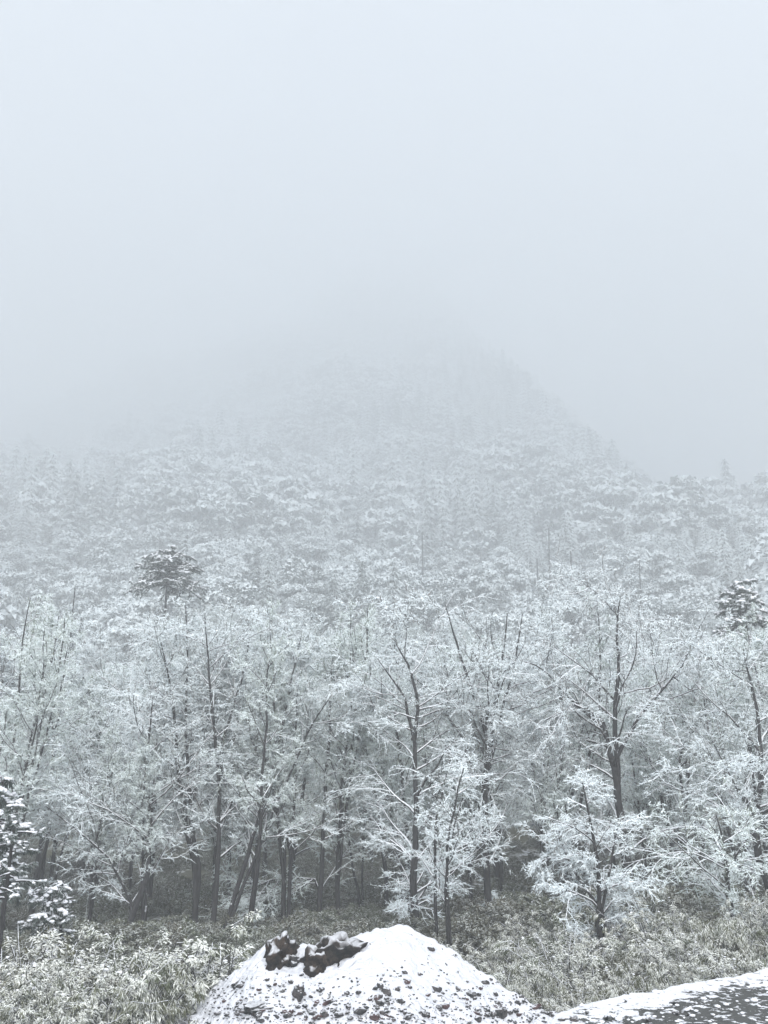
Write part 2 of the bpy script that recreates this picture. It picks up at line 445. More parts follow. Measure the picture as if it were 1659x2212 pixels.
# small gravel and snow clumps, too many to count: one object each
gg = Geo(); P = []; Sz = []
for i in range(950):
    py = 2212 - abs(rnd.gauss(0, 52)); px = rnd.uniform(440, 1200)
    p = ray_mound(px, py, mound_z)
    if p is None: continue
    P.append((p.x, p.y, mound_z(p.x, p.y))); r = rnd.uniform(.8, 2.4)/1916*p.y; Sz.append((r*1.2, r, r*.8))
gg.add(*blobs(np.array(P), np.array(Sz), ICO1, .25))
o = obj('gravel', gg.mesh('gravel', [M_stone]), mound); tag(o, kind='stuff')
gg = Geo(); P = []; Sz = []
for i in range(330):
    x = rnd.uniform(2.2, 7.4); y = rnd.uniform(9.5, bank_edge(x)-.3)
    P.append((x, y, -2.61)); r = rnd.uniform(.008, .05)*rnd.uniform(.5,1); Sz.append((r*1.3, r*1.3, r*.6))
gg.add(*blobs(np.array(P), np.array(Sz), ICO1, .1))
o = obj('snow_clumps', gg.mesh('snow_clumps', [M_snow], True)); tag(o, 'small loose clumps of snow lying on the dark slushy verge', kind='stuff')
for i, (px, py, s) in enumerate([(1455,2168,7),(1460,2192,9),(1490,2195,6),(1240,2205,8),(1310,2200,7),(1350,2165,5),(1213,2205,6),(1268,2190,5),(1400,2206,7),(1190,2150+40,4)]):
    Yb = None
    for y in np.arange(8, 17, .05):
        p = at(px, py, y)
        if p.z <= -2.62: Yb = y; break
    if Yb is None: continue
    r = s/1916*Yb
    o = obj('stone', stone_meshes[i % 6], bank); o.location = (p.x, p.y, -2.61); o.scale = (r*1.2, r, r*.9); o.rotation_euler = (0,0,i)

# ------------------------------------------------------------------ growing trees
def grow(P0, D0, L, k, wob, bias):
    """bias: vertical pull per step, scalar or (n,)"""
    n = len(P0); P = np.empty((n, k, 3)); P[:,0] = P0; D = unit(D0.copy())
    st = (L/(k-1))[:,None]
    for j in range(1, k):
        D = D + rs.normal(0, wob, (n,3)); D[:,2] += bias
        D = unit(D); P[:,j] = P[:,j-1] + D*st
    return P
def kids(P, R, cnt, f0, f1, a0, a1, flat=.5):
    """positions, directions, parent radius and parameter for children on polylines"""
    n, k, _ = P.shape
    idx = np.repeat(np.arange(n), cnt)
    f = rs.uniform(f0, f1, len(idx)); u = f*(k-1); j = np.minimum(u.astype(int), k-2); w = (u-j)[:,None]
    pos = P[idx,j]*(1-w) + P[idx,j+1]*w
    T_ = unit(P[idx,j+1]-P[idx,j])
    q = rs.normal(0,1,(len(idx),3)); q[:,2] *= (1-flat)
    q = unit(q - (q*T_).sum(1,keepdims=True)*T_)
    a = rs.uniform(a0, a1, len(idx))[:,None]
    D = T_*np.cos(a) + q*np.sin(a)
    r = (R[idx,j]*(1-w[:,0]) + R[idx,j+1]*w[:,0])
    return idx, f, pos, D, r
def taper(n, k, r0, r1): 
    t = np.linspace(0,1,k)[None]; return r0[:,None]*(1-t) + r1[:,None]*t

def broadleaf_mesh(stems, p):
    """stems: list of ((k,3) polyline, base radius). p: parameters. returns trunk mesh, limb meshes, crown mesh"""
    g = p.get
    trunk = Geo(); limbs = []; crown = Geo()
    H = max(s[0][:,2].max() for s in stems)
    all2P = []; all2R = []
    for pl, r0 in stems:
        # resample the stem with a little crookedness
        d = np.concatenate([[0], np.cumsum(np.linalg.norm(np.diff(pl, axis=0), axis=1))]); L = d[-1]
        k = max(8, int(L/.55)); u = np.linspace(0, L, k)
        q = np.stack([np.interp(u, d, pl[:,i]) for i in range(3)], 1)
        jit = np.cumsum(rs.normal(0, .028, (k,3)), 0); jit -= np.linspace(0,1,k)[:,None]*jit[-1]; jit[:,2] = 0
        q = q + jit*g('crook', 1.0)
        tt = np.linspace(0,1,k); R = (r0*(1-tt)**.8 + .014)[None]; R[0,0] *= 1.25
        trunk.add(*tubes(q[None], R, 8))
        n1 = int(g('n1', 13)*min(1.2, L/9)+1)
        idx, f, pos, D, r = kids(q[None], R, n1, g('f0', .25), g('f1', .97), g('a0', .7), g('a1', 1.25), .45)
        ln = g('l1', 3.6)*(.35 + .75*np.sin(np.clip((f-.05)/.95,0,1)*math.pi)**.7)*rs.uniform(.65,1.2,len(f))
        D[:,1] *= .9
        if g('open'): m_ = (D[:,1] < 0) & (rs.random_sample(len(D)) < g('open')); D[m_,1] *= -1
        P1 = grow(pos, D, ln, 8, .13, g('b1', .03)); R1 = taper(n1, 8, np.minimum(r*.6, .012+ln*.014), np.full(n1,.010))
        for i in range(n1):
            V, F = tubes(P1[i:i+1], R1[i:i+1], 5); gl = Geo(); gl.add(V, F); limbs.append(gl)
        all2P.append((P1, R1, ln))
        # the slender top of the stem carries twigs as well
        if not g('bare'): top = q[-8:][None]; all2P.append((top, R[:,-8:], np.array([2.2])))
    for P1, R1, ln in all2P:
        idx, f, pos, D, r = kids(P1, R1, g('n2', 8), .12, 1.0, .45, 1.1, g('flat', .6))
        l2 = ln[idx]*g('l2', .42)*rs.uniform(.5,1.2,len(f))
        P2 = grow(pos, D, l2, 5, .15, g('b2', -.02)); R2 = taper(len(f), 5, np.minimum(r*.7,.018), np.full(len(f),.008))*g('tw', 1)
        crown.add(*tubes(P2, R2, 3), 0)
        idx, f, pos, D, r = kids(P2, R2, g('n3', 7), .08, 1.0, .4, 1.1, g('flat', .6))
        l3 = np.maximum(l2[idx]*.5*rs.uniform(.5,1.3,len(f)), .25)
        P3 = grow(pos, D, l3, 4, .26, g('b3', -.08)); R3 = taper(len(f), 4, np.full(len(f), .010), np.full(len(f),.005))*g('tw', 1)
        crown.add(*tubes(P3, R3, 3), 1)
        for PP, cnt in ((P3, g('n4', 13)), (P2, int(g('n4', 13)*.7))):
            idx, f, pos, D, r = kids(PP, np.ones(PP.shape[:2]), cnt, .05, 1.0, .5, 1.35, .25)
            D[:,2] -= g('hang', .1)
            D = unit(D)*(g('tl', .18)*rs.uniform(.4,1.3,len(f)))[:,None]
            pos = pos + rs.normal(0, .02, pos.shape)
            crown.add(*spikes(pos, D, g('ts', .024)*rs.uniform(.6,1.4,len(f))), 1)
    return trunk, limbs, crown
def stand_tree(name, label, cat, base, built, mats, group=None):
    trunk, limbs, crown = built
    t = empty(name, base); tag(t, label, cat, group)
    obj('trunk', trunk.mesh('trunk', [M_bark], True), t)
    for l in limbs: obj('limb', l.mesh('limb', [M_limb], True), t)
    obj('crown', crown.mesh('crown', mats), t)
    return t
def stem_px(pts, Yd, base, dy=None):
    """a stem from points noted on the photograph, at its own distance; local to base"""
    out = []
    for i, (px, py) in enumerate(pts):
        q = at(px, py, Yd + (dy[i] if dy else 0)); out.append((q.x-base.x, q.y-base.y, q.z-base.z))
    return np.array(out)
def put(px, Yd):
    q = at(px, 1700, Yd); return Vector((q.x, Yd, T(q.x, Yd)))

TW = [M_limb, M_twig]; TG = [M_limb, M_twigg]
# label, base px, distance, stems [(points, radius)], params, mats
HERO = [
 ('slender leaning tree at the far left edge with dark bare upper stems', 22, 37, [([(35,1720),(60,1610),(85,1520),(115,1400),(125,1330)],.10),([(20,1700),(38,1580),(55,1430),(82,1300)],.07)], dict(n1=9,l1=1.8,n2=5,n4=8,f0=.3,bare=1), TG),
 ('thin straight tree just right of the left edge, stem dark to its top', 92, 40, [([(108,1800),(110,1600),(104,1450),(108,1330)],.10),([(100,1850),(130,1560),(165,1360),(172,1270)],.07)], dict(n1=10,l1=2.0,n2=5,n4=9,bare=1), TG),
 ('gnarled low tree with a short dark trunk left of the twin stems', 290, 36, [([(290,1960),(316,1890),(322,1800),(315,1650),(330,1500)],.15),([(290,1960),(235,1850),(170,1790),(110,1740)],.07)], dict(n1=13,l1=3.8,n2=9,n3=8,b1=-.01), TW),
 ('tall twin stemmed tree with a broad pale crown left of the heap', 435, 38, [([(425,1880),(405,1790),(385,1650),(375,1520),(345,1380)],.15),([(432,1880),(412,1760),(400,1610),(405,1440),(400,1300)],.12)], dict(n1=15,l1=4.2,n2=9,n3=8), TW),
 ('dark trunked tree rising straight behind the snowy white limb left of centre', 478, 37, [([(472,1850),(477,1700),(480,1600),(520,1480),(538,1380)],.13),([(477,1690),(462,1580),(455,1470),(450,1340)],.08)], dict(n1=14,l1=3.6,n2=9,n3=8), TW),
 ('leaning tree left of the heap whose dark stem slants up to the right', 492, 36.5, [([(520,1900),(555,1780),(598,1640),(625,1500),(650,1370)],.11),([(515,1930),(590,1745),(660,1580),(740,1460)],.08)], dict(n1=14,l1=3.6,n2=9,n3=8), TW),
 ('tree with long low snow lined limbs stretching over the gap left of the heap', 690, 39, [([(694,1850),(702,1700),(712,1540),(720,1400)],.13),([(694,1900),(600,1895),(520,1930)],.06)], dict(n1=14,l1=4.0,n2=8,n3=7,b1=.0), TG),
 ('thin trunked forked tree whose dark fork opens just left of the centre', 832, 43, [([(838,1900),(815,1720),(775,1590),(740,1500),(722,1440)],.12),([(790,1625),(768,1540),(745,1480),(760,1400)],.08)], dict(n1=9,l1=2.4,n2=6,n4=9,f0=.2,bare=1), TG),
 ('central tree with the straightest darkest trunk behind the peak of the heap', 893, 35, [([(893,1900),(895,1750),(895,1600),(870,1500),(815,1420)],.18),([(896,1600),(905,1520),(880,1440),(850,1380)],.09)], dict(n1=20,l1=3.6,n2=9,n3=8,f0=.08,flat=.85,b1=-.02,b2=-.05), TW),
 ('slim young tree with a bare dark lower stem right of the heap peak', 942, 31, [([(943,1880),(945,1780),(960,1700),(975,1640)],.07)], dict(n1=9,l1=1.8,n2=6,n3=5,n4=8,f0=.3,ts=.026,tl=.2), TW),
 ('slim young tree with two pale upright stems on the right shoulder of the heap', 966, 29, [([(966,1900),(968,1800),(985,1720),(1000,1660)],.06),([(966,1900),(978,1800),(1010,1700)],.04)], dict(n1=8,l1=1.6,n2=6,n3=5,n4=8,f0=.3,ts=.024,tl=.18), TW),
 ('big tree right of centre with bare dark stems fanning above its white layers', 1052, 36, [([(1050,1850),(1048,1700),(1052,1590),(1005,1450),(960,1310)],.17),([(1050,1700),(1060,1560),(1080,1420),(1092,1330)],.12),([(1048,1680),(1080,1560),(1110,1440),(1125,1330)],.08),([(1048,1720),(1000,1590),(930,1490),(880,1445)],.07)], dict(n1=12,l1=2.8,n2=8,n3=7,f0=.05,f1=.72,bare=1,flat=.85,b1=.0,b2=-.04), TW),
 ('big crooked tree at right with a thick black bent trunk and wide arching snowy limbs', 1350, 35, [([(1348,1800),(1335,1690),(1312,1600),(1292,1550),(1240,1520),(1180,1555)],.26),([(1335,1690),(1322,1560),(1327,1440),(1330,1350),(1335,1290)],.13),([(1330,1640),(1380,1540),(1440,1470),(1520,1425)],.09),([(1300,1570),(1230,1500),(1170,1440),(1130,1425)],.08)], dict(n1=15,l1=3.4,n2=9,n3=8,f0=.2,b1=-.03,b2=-.06,crook=1.6), TW),
 ('slim twin stemmed tree with dark wiry stems between the crooked tree and the right edge', 1484, 38, [([(1482,1880),(1480,1760),(1490,1640),(1492,1480)],.08),([(1480,1760),(1472,1650),(1500,1540),(1540,1430)],.06)], dict(n1=14,l1=3.4,n2=8,n3=7,b1=.0), TG),
 ('thick dark trunk cut by the right edge of the view with drooping white layers', 1650, 32, [([(1640,1850),(1636,1770),(1650,1680),(1640,1540),(1610,1400)],.20),([(1640,1850),(1600,1720),(1540,1600)],.07)], dict(n1=16,l1=3.6,n2=9,n3=8,b1=-.03,b2=-.06,f0=.1), TW),
 ('low arching snowy tree at the right, its white limbs bowing towards the shrubs', 1560, 27, [([(1570,1900),(1560,1820),(1540,1760)],.09),([(1570,1930),(1600,1830),(1640,1790)],.06)], dict(n1=14,l1=2.4,n2=8,n3=7,b1=-.07,b2=-.1,ts=.024,tl=.2,f0=.1), TG),
 ('small round white tree with drooping twigs standing alone in the shrubs on the right', 1297, 24, [([(1297,2000),(1300,1930),(1290,1850),(1275,1760),(1262,1690)],.085),([(1297,1960),(1320,1860),(1345,1780)],.05),([(1297,1960),(1240,1880),(1215,1800)],.05)], dict(n1=15,l1=1.5,n2=8,n3=7,n4=14,b1=-.05,b2=-.1,ts=.020,tl=.19,f0=.12,hang=.3), TW),
]
heroes = []
for label, bx_, Yd, stems, p, mats in HERO:
    base = put(bx_, Yd)
    st = []
    for i, (pts, r) in enumerate(stems):
        pl = stem_px(pts, Yd, base)
        # stems wander in depth as they rise
        amp = rs.uniform(-.9, .9)
        pl[:,1] += amp*np.linspace(0, 1, len(pl))*(1 if i else .5)
        if i == 0 or pts[0][1] > 1840: pl = np.concatenate([[(rs.uniform(-.05,.05), 0, -.25)], pl]); 
        st.append((pl, r*.78))
    p = dict(p); p['n4'] = max(6, int(p.get('n4', 11)*.63)); p['ts'] = min(p.get('ts', .026), .026); p['tl'] = min(p.get('tl', .15), .15)*(.75 if Yd < 33 else 1); p.setdefault('open', .7)
    heroes.append(stand_tree('snowy_tree', label, 'tree', base, broadleaf_mesh(st, p), mats))

# generic trees for the rows behind
def generic_tree(seed, H, p):
    r = random.Random(seed); st = []
    for i in range(r.choice([1,2,2,3])):
        lean = r.uniform(-.16,.16); a = r.uniform(0,6.28); k = 6; h = H*r.uniform(.8,1)
        z = np.linspace(-.3, h, k); bend = r.uniform(-.6,.6)
        x = z*lean*math.cos(a) + np.sin(z/h*3)*bend; y = z*lean*math.sin(a)
        st.append((np.stack([x-x[0],y-y[0],z],1), r.uniform(.09,.16)))
    return broadleaf_mesh(st, p)
protos = []
for i in range(6):
    p = dict(n1=13, l1=rnd.uniform(3.2,4.2), n2=8, n3=5, n4=11, ts=.045, tl=.23, flat=rnd.uniform(.5,.8), b1=rnd.uniform(-.03,.05), b2=rnd.uniform(-.06,.0), tw=1.4)
    tr, li, cr = generic_tree(40+i, rnd.uniform(12,15), p)
    g1 = Geo()
    for l in li:
        for V, F in zip(l.V, l.F4): g1.add(V, F)
    protos.append((tr.mesh('trunk', [M_bark], True), g1.mesh('limbs', [M_limb], True), cr.mesh('crown', [M_limb, M_twig if i % 2 else M_twigg])))
slim = []
for i in range(4):
    r_ = random.Random(500+i); st = []
    for j in range(r_.choice([2,3,3])):
        h = r_.uniform(8, 12.5); z = np.linspace(-.3, h, 7); a = r_.uniform(0, 6.28); ln_ = r_.uniform(.05,.24)
        x = z*ln_*math.cos(a) + np.sin(z*r_.uniform(.3,.6))*.25; y = z*ln_*math.sin(a)*.5
        st.append((np.stack([x-x[0], y-y[0], z], 1), r_.uniform(.045,.075)))
    tr, li, cr = broadleaf_mesh(st, dict(n1=11, l1=2.0, n2=6, n3=5, n4=12, ts=.019, tl=.14, f0=.3, a0=.35, a1=.9, b1=.05, flat=.4, open=.5))
    g1 = Geo()
    for l in li:
        for V, F in zip(l.V, l.F4): g1.add(V, F)
    slim.append((tr.mesh('trunk', [M_bark], True), g1.mesh('limbs', [M_limb], True), cr.mesh('crown', [M_limb, M_twigg])))
def zone(px):
    for lim, w in ((170,'by the left edge'),(370,'below the left cedar'),(560,'above the leaning stems'),(760,'left of centre'),(930,'above the heap'),(1110,'behind the fanned stems'),(1380,'behind the crooked tree'),(1560,'right of the crooked tree'),(9999,'by the right edge')):
        if px < lim: return w
def px_of(x, y, z):
    c, s = math.cos(PITCH), math.sin(PITCH); f = y*c + z*s
    return (384 + FPX*x/f)/S9, (512 - FPX*(-y*s + z*c)/f)/S9
def plant_row(y0, y1, n, rowname, sc0=.8, sc1=1.15, kinds=(0,1,2,3,4,5)):
    for i in range(n):
        y = y0 + (y1-y0)*rnd.random(); w = .50*y + 3
        x = -w + 2*w*(i+.5+rnd.uniform(-.45,.45))/n
        k = rnd.choice(kinds); z = T(x, y); px, _ = px_of(x, y, z)
        t = empty('frosted_tree', (x, y, z-.1), rnd.uniform(0, 6.28), rnd.uniform(sc0, sc1))
        sc = rnd.uniform(sc0, sc1); sz = 'short' if sc < sc0+(sc1-sc0)*.33 else ('tall' if sc > sc0+(sc1-sc0)*.66 else 'medium')
        t.scale = (sc, sc, sc)
        lb = '%s frosted tree %s %s' % (sz, rowname, zone(px))
        tag(t, lb, 'tree', lb.replace(' tree', ' trees', 1))
        for nm, me in zip(('trunk','limbs','crown'), protos[k]):
            c = obj(nm, me, t)
            if nm == 'limbs': c.name = 'limb'
for i in range(26):
    y = rnd.uniform(33, 50); w = .47*y; x = -w + 2*w*(i+.5+rnd.uniform(-.4,.4))/26; k = rnd.randrange(4); z = T(x, y); px, _ = px_of(x, y, z)
    if y < 36 and 380 < px < 1150: y += 6
    sc = rnd.uniform(.75, 1.15); t = empty('slender_tree', (x, y, T(x,y)-.1), rnd.uniform(0,6.28), sc)
    lb = '%s slender dark stemmed tree in front row %s' % ('short' if sc < .95 else 'tall', zone(px)); tag(t, lb, 'tree', lb.replace(' tree in', ' trees in'))
    for nm, me in zip(('trunk','limb','crown'), slim[k]): obj(nm, me, t)
plant_row(44, 52, 15, 'just behind the front trees', .75, 1.05)
plant_row(55, 68, 22, 'in the third row', .85, 1.15)
plant_row(72, 92, 32, 'deep in the valley wood', .9, 1.2)
plant_row(95, 125, 36, 'far back in the valley wood', .85, 1.15)
plant_row(128, 165, 44, 'at the mountain foot', .8, 1.1)

# ------------------------------------------------------------------ hillside trees
def round_tree(seed, H, W, nc, per, size):
    r = np.random.RandomState(seed)
    tr = Geo(); k = 6; z = np.linspace(-.5, H*.8, k); q = np.stack([np.sin(z*.3+seed)*.3, np.cos(z*.25)*.2, z], 1)
    tr.add(*tubes(q[None], np.linspace(.22,.05,k)[None], 6))
    u = unit(r.normal(0,1,(nc,3))); rad = r.uniform(.5,1,(nc,1))**.5
    c = u*rad*np.array([W/2*.8, W/2*.8, H*.36]) + np.array([0,0,H*.6])
    P = []; S = []; NN = []
    for i in range(nc):
        cr_ = r.uniform(.12,.22)*W
        n = per; d = unit(r.normal(0,1,(n,3))); d[:,2] = np.where(d[:,2] < -.2, -d[:,2]*.6, d[:,2])
        P.append(c[i] + d*cr_*(r.uniform(.75,1.05,(n,1)))*np.array([1.15,1.15,.9])); S.append(size*r.uniform(.5,1.3,n)); NN.append(d)
    cg = Geo(); cg.add(*clods(np.concatenate(P), np.concatenate(S), .5, .38, np.concatenate(NN)))
    # a few bare branch tips and inner limbs
    n = nc; st = q[r.randint(2, k, n)]; P2 = np.stack([st, (st+c)/2 + r.normal(0,.2,(n,3)), c], 1)
    tr.add(*tubes(P2, np.tile(np.array([.07,.05,.02]), (n,1)), 4))
    return tr, cg
def fir_tree(seed, H, W, nw, per, size):
    r = np.random.RandomState(seed); tr = Geo()
    z = np.linspace(-.5, H, 5); q = np.stack([z*0, z*0, z], 1); tr.add(*tubes(q[None], np.linspace(.2,.02,5)[None], 6))
    cg = Geo(); B = []; D = []; Wd = []; CP = []; CS = []
    for i in range(nw):
        f = i/(nw-1); zz = H*(.12 + .87*f); L = W/2*(1-f)**1.05*r.uniform(.75,1.2) + .12
        nb = per
        a = r.uniform(0,6.28) + np.arange(nb)*6.283/nb + r.normal(0,.25,nb); l = L*r.uniform(.6,1.15,nb)
        dr = np.stack([np.cos(a), np.sin(a), np.full(nb, -.32)], 1)
        for t0 in (.25,.5,.75,1.0):
            p = np.array([0,0,zz]) + dr*(l*t0)[:,None]; p[:,2] += -l*t0*t0*.12
            CP.append(p + r.normal(0,.12,p.shape)); CS.append(size*(1.1-t0*.4)*r.uniform(.6,1.2,nb)*(.25+.75*(1-f)))
            B.append(p); D.append(dr*.7*size + np.array([0,0,-.5*size]) + r.normal(0,.15,p.shape)*size); Wd.append(np.full(nb, size*.5*(.35+.65*(1-f))))
    cg.add(*clods(np.concatenate(CP), np.concatenate(CS), .35, .35))
    cg.add(*spikes(np.concatenate(B), np.concatenate(D), np.concatenate(Wd)))
    return tr, cg
hill_protos = []
for i in range(5):
    tr, cg = round_tree(i, 10+1.2*i, 8.5 + (i*3 % 4), 24, 95, .46)
    hill_protos.append(('r', tr.mesh('trunk', [M_bark], True), cg.mesh('crown', [M_hill])))
for i in range(3):
    tr, cg = fir_tree(70+i, 13+2*i, 5.2+.6*i, 19, 9, 1.0)
    hill_protos.append(('f', tr.mesh('trunk', [M_bark], True), cg.mesh('crown', [M_fir])))
lo = []
for i in range(4):
    tr, cg = round_tree(20+i, 10+1.5*i, 8.5+(i % 3), 17, 46, .80); g2 = Geo(); g2.add(tr.V[0], tr.F4[0], 0)
    g2.add(np.concatenate(cg.V), cg.F3[0], 1); lo.append(('r', g2.mesh('tree_far', [M_bark, M_hill])))
for i in range(3):
    tr, cg = fir_tree(90+i, 14+2*i, 5.5, 13, 7, 1.5); g2 = Geo(); g2.add(tr.V[0], tr.F4[0], 0)
    for V, F in zip(cg.V, [cg.F3[0], cg.F3[1]-len(cg.V[0])]): g2.add(V, F, 1)
    lo.append(('f', g2.mesh('fir_far', [M_bark, M_fir])))

def slope_zone(px):
    for lim, w in ((250,'above the left edge'),(470,'around the left cedar'),(680,'left of the central spur'),(900,'below the central spur'),(1120,'right of the spur foot'),(1280,'near the tall snags'),(1480,'left of the right cedar'),(9999,'around the right cedar')):
        if px < lim: return w
pts = []
step = 8.6; y = 168.0
while y < 1120:
    sp = 8.4 if y < 330 else (8.0 if y < 600 else 8.6)
    w = min(.52*y + 12, 540); n = int(2*w/sp)
    for i in range(n):
        x = -w + 2*w*(i+.5)/n + rnd.uniform(-.45,.45)*sp; yy = y + rnd.uniform(-.45,.45)*sp
        pts.append((x, yy))
    y += sp
# conifer patches: clumps as on the photographed slope
def fir_prob(x, y):
    v = mnoise.noise(Vector((x*.018+4, y*.013, 1.7)))
    return .10 + (.5 if v > .18 else 0) + (.35 if y > 430 and -40 < x < 110 else 0)
near = []; far = {k: [] for k in range(7)}
for x, y in pts:
    px, py = px_of(x, y, T(x, y)); 
    fir = rnd.random() < fir_prob(x, y)
    if len(near) < 298 and y < 420 and -30 < px < 1690: near.append((x, y, fir, px))
    else: far[(4 + rnd.randrange(3)) if fir else rnd.randrange(4)].append((x, y))
for x, y, fir, px in near:
    k = 5 + rnd.randrange(3) if fir else rnd.randrange(5)
    nm = 'fir_tree' if fir else 'hillside_tree'
    dist = 'on the low slope' if y < 195 else ('on the middle slope' if y < 225 else 'on the upper slope')
    sc = rnd.uniform(.85,1.5)
    lb = ('%s narrow snowy fir %s %s' if fir else '%s rounded frosted tree %s %s') % ('small' if sc < 1.07 else ('tall' if sc > 1.28 else 'middling'), dist, slope_zone(px))
    t = empty(nm, (x, y, T(x, y)-.2), rnd.uniform(0,6.28), sc); tag(t, lb, 'fir' if fir else 'tree', lb.replace(' fir ', ' firs ').replace(' tree ', ' trees '))
    obj('trunk', hill_protos[k][1], t); obj('crown', hill_protos[k][2], t)

def scatter(name, label, points_by_mesh, kind='stuff'):
    """one object whose points carry instances through geometry nodes; meshes kept in collections of their own"""
    me = bpy.data.meshes.new(name); V = []; I = []; R_ = []; S_ = []
    for k, P in points_by_mesh['pts'].items():
        for (x, y, z, s) in P: V.append((x,y,z)); I.append(k); R_.append(rnd.uniform(0,6.28)); S_.append(s)
    me.from_pydata(V, [], [])
    for nm, ty, arr in (('which','INT',I),('turn','FLOAT',R_),('size','FLOAT',S_)):
        a = me.attributes.new(nm, ty, 'POINT'); a.data.foreach_set('value', arr)
    o = obj(name, me); tag(o, label, kind=kind)
    c = bpy.data.collections.new(name + '_meshes')
    for i, m in enumerate(points_by_mesh['meshes']):
        c.objects.link(bpy.data.objects.new('%s_%02d' % (name, i), m))
    ng = bpy.data.node_groups.new(name, 'GeometryNodeTree')
    ng.interface.new_socket('Geometry', in_out='INPUT', socket_type='NodeSocketGeometry')
    ng.interface.new_socket('Geometry', in_out='OUTPUT', socket_type='NodeSocketGeometry')
    N = ng.nodes.new; L = ng.links.new
    gi = N('NodeGroupInput'); go = N('NodeGroupOutput'); ip = N('GeometryNodeInstanceOnPoints'); ci = N('GeometryNodeCollectionInfo')
    ci.inputs['Collection'].default_value = c; ci.inputs['Separate Children'].default_value = True; ci.inputs['Reset Children'].default_value = True
    def attr(nm, ty):
        a = N('GeometryNodeInputNamedAttribute'); a.data_type = ty; a.inputs[0].default_value = nm
        return [s for s in a.outputs if s.enabled and s.name == 'Attribute'][0]
    cb = N('ShaderNodeCombineXYZ'); L(attr('turn','FLOAT'), cb.inputs[2])
    L(gi.outputs[0], ip.inputs['Points']); L(ci.outputs[0], ip.inputs['Instance']); ip.inputs['Pick Instance'].default_value = True
    L(attr('which','INT'), ip.inputs['Instance Index']); L(cb.outputs[0], ip.inputs['Rotation']); L(attr('size','FLOAT'), ip.inputs['Scale'])
    L(ip.outputs[0], go.inputs[0])
    md = o.modifiers.new('scatter', 'NODES'); md.node_group = ng
    return o
scatter('mountain_forest', 'far snow laden forest fading up the mountain into grey fog',
        dict(pts={k: [(x, y, T(x, y)-.3, rnd.uniform(.95,2.0)) for x, y in P] for k, P in far.items()}, meshes=[m for _, m in lo]))

# bare snags on the slope
for px, pyb, pyt, Yd, r, lb in [(1162,1262,1207,205,.30,'short broken grey snag left of the tallest snag'),(1184,1262,1140,205,.26,'tallest bare snag standing pale grey above the frosted trees on the right'),(1230,1300,1190,190,.26,'dark dead trunk with stubs right of the tallest snag'),(912,1215,1150,230,.3,'short dark snag at the foot of the central spur'),(1118,1120,1050,330,.3,'thin faint snag up the slope right of the spur'),(662,1050,985,420,.4,'thin faint snag up the slope left of the spur'),(1380,1300,1210,190,.22,'thin dark dead trunk between the tall snags and the right cedar')]:
    b = at(px, pyb, Yd); tp = at(px+rnd.uniform(-2,2), pyt, Yd); zt = T(b.x, Yd)
    t = empty('dead_trunk', (b.x, Yd, min(zt, b.z))); tag(t, lb, 'snag')
    h = tp.z - t.location.z
    q = np.stack([np.linspace(0, tp.x-b.x, 7)+rs.normal(0,.05,7), rs.normal(0,.05,7), np.linspace(-.5,h,7)], 1)
    g3 = Geo(); g3.add(*tubes(q[None], np.linspace(r*1.3, r*.55, 7)[None], 7)); obj('trunk', g3.mesh('trunk', [M_bark], True), t)
    n = 9; zz = rs.uniform(h*.3, h*.97, n); a = rs.uniform(0,6.28,n)
    P = np.stack([np.interp(zz, q[:,2], q[:,0]), np.zeros(n), zz], 1); D = np.stack([np.cos(a), np.sin(a), rs.uniform(-.2,.4,n)],1)*rs.uniform(.5,1.8,n)[:,None]
    g3 = Geo(); g3.add(*spikes(P, D, np.full(n,.13))); obj('stub', g3.mesh('stub', [M_bark]), t)

